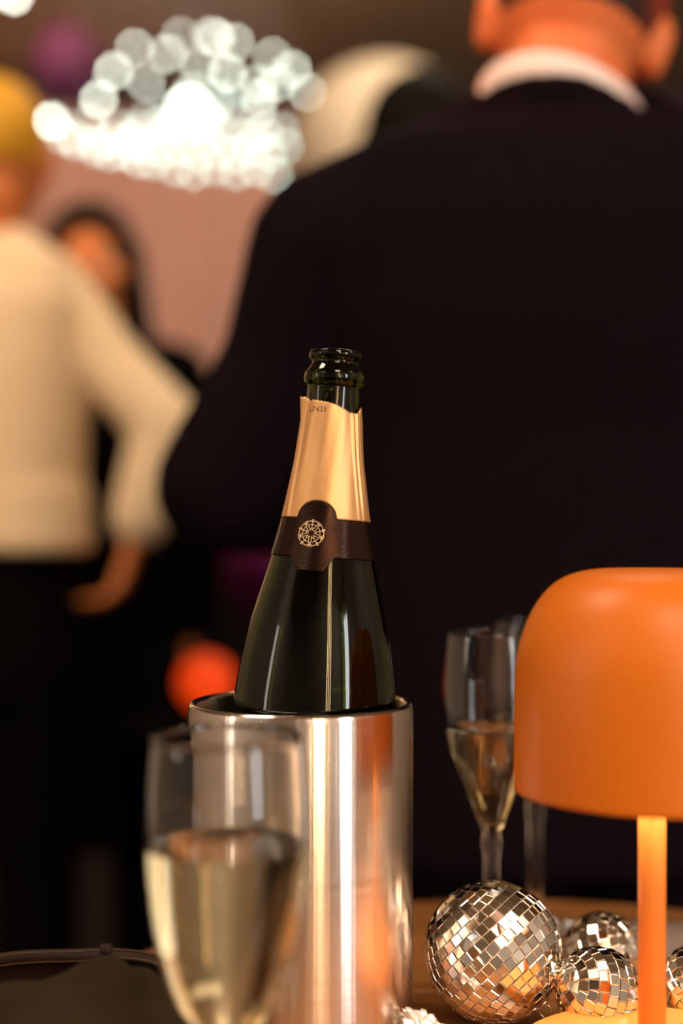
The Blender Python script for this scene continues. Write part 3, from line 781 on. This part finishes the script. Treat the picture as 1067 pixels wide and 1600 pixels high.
def person(loc, label, fwd, Ht, head_c, head_f, head_up, sh, arms, skin, hairk, jacket_m, trouser_m, hem, torso_k=1.0, hair_style='short', sleeve_to=1.0, jr=1.0, collar=False, head_k=1.0, ar=1.0, shoulder_w=.19, name='person', curl=.35, dress=False):
    """loc: feet centre; sh: z of the shoulder joints; arms: {-1/1: (shoulder, elbow, wrist)} in world metres (-1 = the left in the picture)"""
    root = empty(name, loc, label, 'person')
    B = frame(fwd); Lc = Vector(loc); k = Ht/1.75
    hipz = .50*Ht; waz = .62*Ht; chz = sh-.07
    Wv = Vector((1, 0, 0))
    BW = Matrix((Wv, Vector((0, 1, 0)), Vector((0, 0, 1)))).transposed()
    yaw = Matrix.Rotation(math.atan2(-Vector(fwd).x, Vector(fwd).y), 3, 'Z')
    nb = Vector((Lc.x, Lc.y, sh+.045*k)); HF = frame(head_f, head_up)
    hc = Vector(head_c)
    def V(x, y, z): q_ = yaw @ Vector((x, y, 0)); return Vector((Lc.x+q_.x, Lc.y+q_.y, z))
    # ---- body, one skin
    b = Blob()
    b.loft([(V(0, 0, hipz-.06), .14*k, .10*k), (V(0, 0, hipz+.03), .155*k, .105*k), (V(0, 0, waz), .125*k*torso_k, .095*k), (V(0, 0, chz-.08), .145*k, .105*k), (V(0, 0, chz+.02), shoulder_w*.86, .10*k), (V(0, 0, sh-.015), shoulder_w*.62, .07*k), (V(0, -.004, sh+.01), .06*k, .05*k)], yaw)
    b.chain([(nb-Vector((0, 0, .06)), .060*k), (nb+(hc-nb)*.45, .056*k), (hc+HF @ Vector((0, -.022, -.05)), .055*k)])
    head(b, hc, HF, head_k)
    for s, (S_, E_, W_) in arms.items():
        S_, E_, W_ = Vector(S_), Vector(E_), Vector(W_)
        b.chain([(S_, .050*k), (S_.lerp(E_, .4), .045*k), (E_, .038*k)]); b.chain([(E_, .038*k), (E_.lerp(W_, .35), .040*k), (W_, .026*k)])
        fd = (W_-E_).normalized(); pn = Vector((-s, 0, -.3))
        hand(b, W_, fd, pn, s, k, curl)
    for s in (-1, 1):
        hp = V(s*.085*k, 0, hipz-.03); kn = V(s*.095*k, .01, .28*Ht); an = V(s*.10*k, -.01, .075)
        b.chain([(hp, .085*k), (hp.lerp(kn, .5), .070*k), (kn, .052*k)]); b.chain([(kn, .052*k), (kn.lerp(an, .35), .052*k), (an, .036*k)])
        b.cap(an-Vector((0, 0, .03)), .034*k, V(s*.11*k, .13, .035), .028*k)
    b.build('body', M[skin], root, voxel=.0075, smooth=3)
    face_parts(root, hc, HF, head_k)
    # ---- clothes
    j = Blob(); g = .014*jr
    low = hem
    j.loft([(V(0, 0, low), .165*k*torso_k+g, .112*k+g), (V(0, 0, low+.10), .160*k*torso_k+g, .112*k+g), (V(0, 0, waz+.05), .150*k*torso_k+g, .11*k+g), (V(0, 0, chz-.08), .162*k*torso_k+g, .118*k+g), (V(0, 0, chz+.02), shoulder_w*.92+g, .115*k+g), (V(0, 0, sh+.015), shoulder_w*.80+g, .088*k+g), (V(0, -.004, sh+(.028 if collar else .052)), .088*k+g, .062*k+g)], yaw)
    if collar: j.chain([(V(.082*k*math.cos(t_), .076*k*math.sin(t_)-.006, sh+.048-.034*(1+math.sin(t_))-.022*math.cos(t_)), .014) for t_ in [math.pi*2*i/24 for i in range(25)]])
    for s, (S_, E_, W_) in arms.items():
        S_, E_, W_ = Vector(S_), Vector(E_), Vector(W_)
        We = E_.lerp(W_, sleeve_to)
        j.chain([(V(s*.06*k, 0, sh+.045), .035), (S_, .058*k+g), (S_.lerp(E_, .5)+Vector((-s*(.011 if collar else 0), 0, 0)), (.045*k+g)*ar), (E_, (.047*k+g)*ar)]); j.chain([(E_, (.047*k+g)*ar), (E_.lerp(We, .5), (.042*k+g)*ar), (We, (.036*k+g)*ar)])
        if sleeve_to > .95: pass
    j.build('dress' if dress else ('jacket' if collar else 'shirt'), M[jacket_m], root, voxel=.009, smooth=5)
    t = Blob()
    for s in (-1, 1):
        hp = V(s*.085*k, 0, hipz-.02); kn = V(s*.095*k, .01, .28*Ht); an = V(s*.10*k, -.01, .06)
        t.chain([(hp, .100*k), (hp.lerp(kn, .5), .085*k), (kn, .070*k), (kn.lerp(an, .6), .064*k), (an, .060*k)])
    t.loft([(V(0, 0, hipz-.08), .165*k, .118*k), (V(0, 0, hipz+.02), .168*k, .118*k), (V(0, 0, max(hem+.03, hipz+.10)), .150*k, .108*k)], yaw)
    if dress: t.loft([(V(0, 0, .42), .24*k, .2*k), (V(0, 0, hipz-.06), .185*k, .14*k), (V(0, 0, hipz+.05), .16*k, .115*k)], yaw)
    t.build('skirt' if dress else 'trousers', M[trouser_m], root, voxel=.012, smooth=4)
    for s in (-1, 1):
        f = Blob(); f.cap(V(s*.10*k, -.035, .042), .040*k, V(s*.112*k, .155, .036), .034*k); f.loft([(V(s*.105*k, .055, .0), .045*k, .135*k), (V(s*.105*k, .055, .022), .045*k, .135*k)], yaw)
        f.build('shoe', M['shoe'], root, voxel=.008)
    # ---- hair
    h = Blob(); V2 = lambda x, y, z: hc+HF @ (Vector((x, y, z))*head_k)
    if hair_style == 'short':
        h.ell(V2(0, -.014, .040), (.081*head_k, .100*head_k, .090*head_k), HF)
        cuts = [(V2(0, .075, .03), HF @ Vector((0, 1, -.5))), (V2(0, -.06, -.012), HF @ Vector((0, .15, -1)))]
    else:
        h.ell(V2(0, -.016, .036), (.090*head_k, .108*head_k, .098*head_k), HF)
        for s in (-1, 1):
            h.chain([(V2(s*.070, -.01, .03), .034), (V2(s*.082, -.01, -.06), .033), (V2(s*.092, .0, -.15), .034), (V2(s*.088, .02, -.24), .024)])
        h.chain([(V2(0, -.075, .0), .05), (V2(0, -.085, -.10), .055), (V2(0, -.085, -.22), .045)])
        cuts = [(V2(0, .070, .03), HF @ Vector((0, 1, -.45)))]
    h.build('hair', M[hairk], root, voxel=.007, smooth=3, cut=cuts)
    if collar:
        # shirt collar standing above the jacket
        vs, fs = [], []; n = 72
        for i in range(n):
            a = 2*math.pi*i/n; fr = math.sin(a)                # fr>0 front
            zz = sh+.046-.034*(1+fr)-.022*math.cos(a)
            for dr, dz in ((.004, 0), (-.001, .034), (-.0045, .034), (-.002, 0)):
                rx, ry = .0765*k+dr+.004, .068*k+dr+.004
                vs.append(V(rx*math.cos(a)-.004, ry*math.sin(a)-.008+.03*dz, zz+dz)-Lc)
        for i in range(n):
            for q_ in range(4):
                a_, b_ = i*4, ((i+1) % n)*4; fs.append((a_+q_, a_+(q_+1) % 4, b_+(q_+1) % 4, b_+q_))
        mesh_obj('shirt_collar', vs, fs, M['white_collar'], root)['label'] = 'white shirt collar above the dark jacket'
    return root

# man in the black suit, back to the lens
YM = 1.32; mx = P(882, 0, YM).x
shl, shr = P(510, 385, YM), P(1262, 410, YM)
el = P(345, 760, YM+.02); wl = Vector((el.x+.10, el.y+.22, el.z-.02))
er = P(1440, 790, YM+.02); wr = Vector((er.x-.10, er.y+.22, er.z-.02))
person((mx, YM, 0), 'man seen from behind in a black suit jacket with white shirt collar', (0, 1, 0), 1.70,
       P(893, 62, YM+.03), (.05, 1, -.28), (.24, .25, 1), P(0, 262, YM).z, {-1: (shl, el, wl), 1: (shr, er, wr)},
       'skin', 'hair_brown', 'suit', 'suit', .72, torso_k=1.28, collar=True, jr=1.3, shoulder_w=.215, head_k=1.02)

# golden haired guest in a cream shirt, hand on hip, at the left
YC = 2.2; cx_ = P(-35, 0, YC).x
person((cx_, YC, 0), 'golden haired guest in a loose cream shirt and black trousers, elbow out, at left', (.15, 1, 0), 1.66,
       P(-6, 256, YC), (-.1, 1, -.1), (-.02, .05, 1), P(0, 430, YC).z,
       {-1: (P(-165, 470, YC), P(-240, 740, YC), P(-235, 950, YC+.1)), 1: (P(75, 470, YC), P(262, 668, YC-.02), P(212, 835, YC-.02))},
       'skin_tan', 'hair_gold', 'cream_shirt', 'black_cloth', P(0, 862, YC).z, torso_k=1.0, jr=1.5, sleeve_to=.85, shoulder_w=.17, curl=.5, ar=.85)

# dark haired guest facing the lens, behind the cream shirt
YD = 2.75
person((P(150, 0, YD).x, YD, 0), 'dark haired guest in black facing the camera behind the cream shirt', (.1, -1, 0), 1.63,
       P(140, 418, YD), (.15, -1, -.15), (0, 0, 1), P(0, 560, YD).z,
       {-1: (P(20, 590, YD), P(-10, 820, YD), P(0, 1010, YD)), 1: (P(275, 590, YD), P(312, 800, YD), P(300, 990, YD))},
       'skin_tan', 'hair_black', 'black_cloth', 'black_cloth', .8, hair_style='long', shoulder_w=.165, sleeve_to=.9, dress=True)

# black haired guest beyond the man's shoulder
YE = 2.4
person((P(660, 0, YE).x, YE, 0), 'black haired guest in dark clothes just beyond the suited shoulder', (.2, 1, 0), 1.74,
       P(662, 250, YE), (.2, 1, 0), (0, 0, 1), P(0, 430, YE).z,
       {-1: (P(500, 450, YE), P(500, 740, YE), P(520, 960, YE+.1)), 1: (P(820, 450, YE), P(830, 740, YE), P(810, 960, YE+.1))},
       'skin_tan', 'hair_black', 'brown_cloth', 'black_cloth', .8, hair_style='long', shoulder_w=.18, head_k=1.1)

# ------------------------------------------------------------------ chandelier of small lamps
def chandelier():
    Yc = 5.0; c = P(300, 170, Yc)
    root = empty('light_chandelier', c, 'large hanging chandelier of many small glowing white lamps, blurred at upper left', 'chandelier')
    k = 1/1.976
    pts = [(558, 110), (516, 166), (415, 148), (350, 220), (450, 255), (305, 307), (275, 378), (150, 375), (164, 368), (655, 110), (725, 130), (665, 118), (840, 175), (900, 215), (615, 205), (700, 225),
           (855, 255), (957, 290), (795, 260), (795, 345), (595, 280), (560, 325), (675, 305), (930, 360), (500, 380), (630, 345), (785, 415), (340, 430), (300, 440), (232, 425), (365, 395), (450, 370), (545, 380),
           (600, 320), (640, 370), (580, 310), (700, 330), (955, 435), (930, 420), (520, 400), (400, 440), (430, 400), (800, 300)]
    pts = [(a*k, b*k, 0) for a, b in pts]
    low = [(98, 212), (118, 222), (150, 233), (174, 240), (196, 238), (218, 250), (240, 253), (275, 263), (303, 269), (337, 262), (369, 269), (400, 263), (429, 274), (458, 259), (472, 238), (484, 216)]
    mid = [(205, 215), (228, 228), (255, 236), (283, 232), (312, 240), (340, 236), (368, 242), (392, 232), (420, 240), (445, 228), (262, 205), (292, 208), (322, 214), (352, 210), (384, 214), (412, 206), (440, 204), (462, 200)]
    core = [(300, 163), (322, 182), (342, 158), (280, 184), (308, 196), (336, 196), (266, 172)]
    pts += [(x, y, 1) for x, y in low+mid+core]
    pts += [(22, -6, 2), (4, -20, 2), (-6, 136, 2), (38, 152, 2), (80, 190, 2)]
    vs, fs = [], []
    rg = random.Random(5)
    ball = None
    for i, (x, y, t) in enumerate(pts):
        dep = Yc+.9*(y-175)/110*-.0+(.55*(175-y)/110 if t < 2 else -.1)+rg.uniform(-.12, .12)
        p = P(x, y, dep)-c
        mk = 'bulb%d' % (0 if t == 1 or (t == 0 and y > 165) else (1 if i % 2 or t == 2 else 2))
        key = 'b_'+mk
        if key not in chandelier.__dict__:
            o = lathe('bulb', [(0, -.012), (.008, -.0095), (.0118, -.0035), (.0118, .0035), (.008, .0095), (0, .012)], M[mk], root, n=14)
            chandelier.__dict__[key] = o.data
        else:
            o = bpy.data.objects.new('bulb', chandelier.__dict__[key]); C.objects.link(o); o.parent = root
        o.location = p
        # a fine wire up to the frame
        top = Vector((p.x*.75, p.y*.75, max(.42, p.z+.06)))
        tube_geo(vs, fs, [p+Vector((0, 0, .011)), top], .0012, 4)
    mesh_obj('wires', vs, fs, M['cord'], root)
    vs, fs = [], []
    for rr in (.16, .30, .40):
        tube_geo(vs, fs, [Vector((rr*math.cos(t), rr*math.sin(t), .42)) for t in [2*math.pi*i/48 for i in range(49)]], .005, 6)
    for i in range(6):
        a = i*math.pi/6; tube_geo(vs, fs, [Vector((-.4*math.cos(a), -.4*math.sin(a), .42)), Vector((.4*math.cos(a), .4*math.sin(a), .42))], .004, 6)
    mesh_obj('frame', vs, fs, M['black_metal'], root)
    tube('suspension_rod', [Vector((0, 0, .42)), Vector((0, 0, ZC-c.z-.004))], .008, M['black_metal'], root)
chandelier()

# ------------------------------------------------------------------ balloons, paper lantern, far lamp
def balloon(px, py, Y, r, mat, label, to_floor=True):
    c = P(px, py, Y); root = empty('balloon', c, label, 'balloon', 'balloons round the room')
    prof = []
    for i in range(25):
        a = -90+i*7.5; rr = r*math.cos(a*D2R); z = r*math.sin(a*D2R)*1.12
        if a < 0: rr *= 1-.14*(-a/90)**1.5; z *= 1.12
        prof.append((0 if i in (24,) else max(rr, .004), z))
    prof = [(0, prof[0][1])]+prof
    lathe('rubber_skin', prof, M[mat], root, n=40)
    zb_ = prof[0][1]
    lathe('knot', [(0, zb_+.004), (.005, zb_), (.003, zb_-.006), (.011, zb_-.016), (0, zb_-.014)], M[mat], root, n=14)
    tube('string', [Vector((0, 0, zb_-.012)), Vector((.01, 0, zb_-.3)), Vector((0, .01, -c.z+.012 if to_floor else zb_-.5))], .0012, M['cord'], root, n=5)
    lathe('weight', [(0, 0), (.03, 0), (.03, .03), (.01, .045), (0, .045)], M['black_metal'], root, n=16)
    root.children[-1].location = (0, .01, -c.z)
balloon(108, 100, 5.2, .125, 'purple', 'deep purple balloon floating left of the glowing chandelier')
balloon(238, 768, 3.4, .085, 'magenta', 'magenta balloon mostly hidden behind the cream sleeve')
balloon(404, 895, 3.3, .085, 'magenta', 'magenta balloon beyond the left side of the dark bottle')

cl = P(600, 240, 3.9); ln = empty('paper_lantern', cl, 'big round cream paper lantern beyond the suited man\'s shoulder', 'lantern')
prof = []
for i in range(73):
    a = -84+i*168/72; rr = .26*math.cos(a*D2R)+.0022*math.cos(i*math.pi); prof.append((rr, .25*math.sin(a*D2R)))
lathe('paper_shade', prof, M['paper'], ln, n=64)
vs, fs = [], []
for zz in (-.2485, .2485): tube_geo(vs, fs, [Vector((.028*math.cos(t), .028*math.sin(t), zz)) for t in [2*math.pi*i/24 for i in range(25)]], .003, 6)
mesh_obj('wire_ring', vs, fs, M['black_metal'], ln)
tube('hanging_cord', [Vector((0, 0, .22)), Vector((0, 0, ZC-cl.z-.003))], .003, M['cord'], ln, n=6)

c2 = P(323, 1066, 2.4)
st_ = empty('side_table', (c2.x, 2.4, 0), 'small dark side table under the glowing red lamp', 'table')
tt = c2.z-.062
lathe('table_top', [(0, tt-.02), (.17, tt-.02), (.17, tt), (0, tt)], M['black_cloth'], st_, n=48)
lathe('table_leg', [(0, 0), (.13, 0), (.13, .012), (.02, .02), (.02, tt-.02), (0, tt-.02)], M['black_metal'], st_, n=32)
gl = empty('globe_lamp', (c2.x, 2.4, tt), 'glowing red orange globe lamp far behind the cooler rim', 'lamp')
lathe('glass_globe', [(0, .016)]+[(.048*math.cos(a*D2R), .062+.048*math.sin(a*D2R)) for a in range(-75, 90, 15)]+[(0, .110)], M['red_glow'], gl, n=32)
lathe('lamp_foot', [(0, 0), (.026, 0), (.026, .008), (.015, .0155), (0, .0155)], M['black_metal'], gl, n=24)
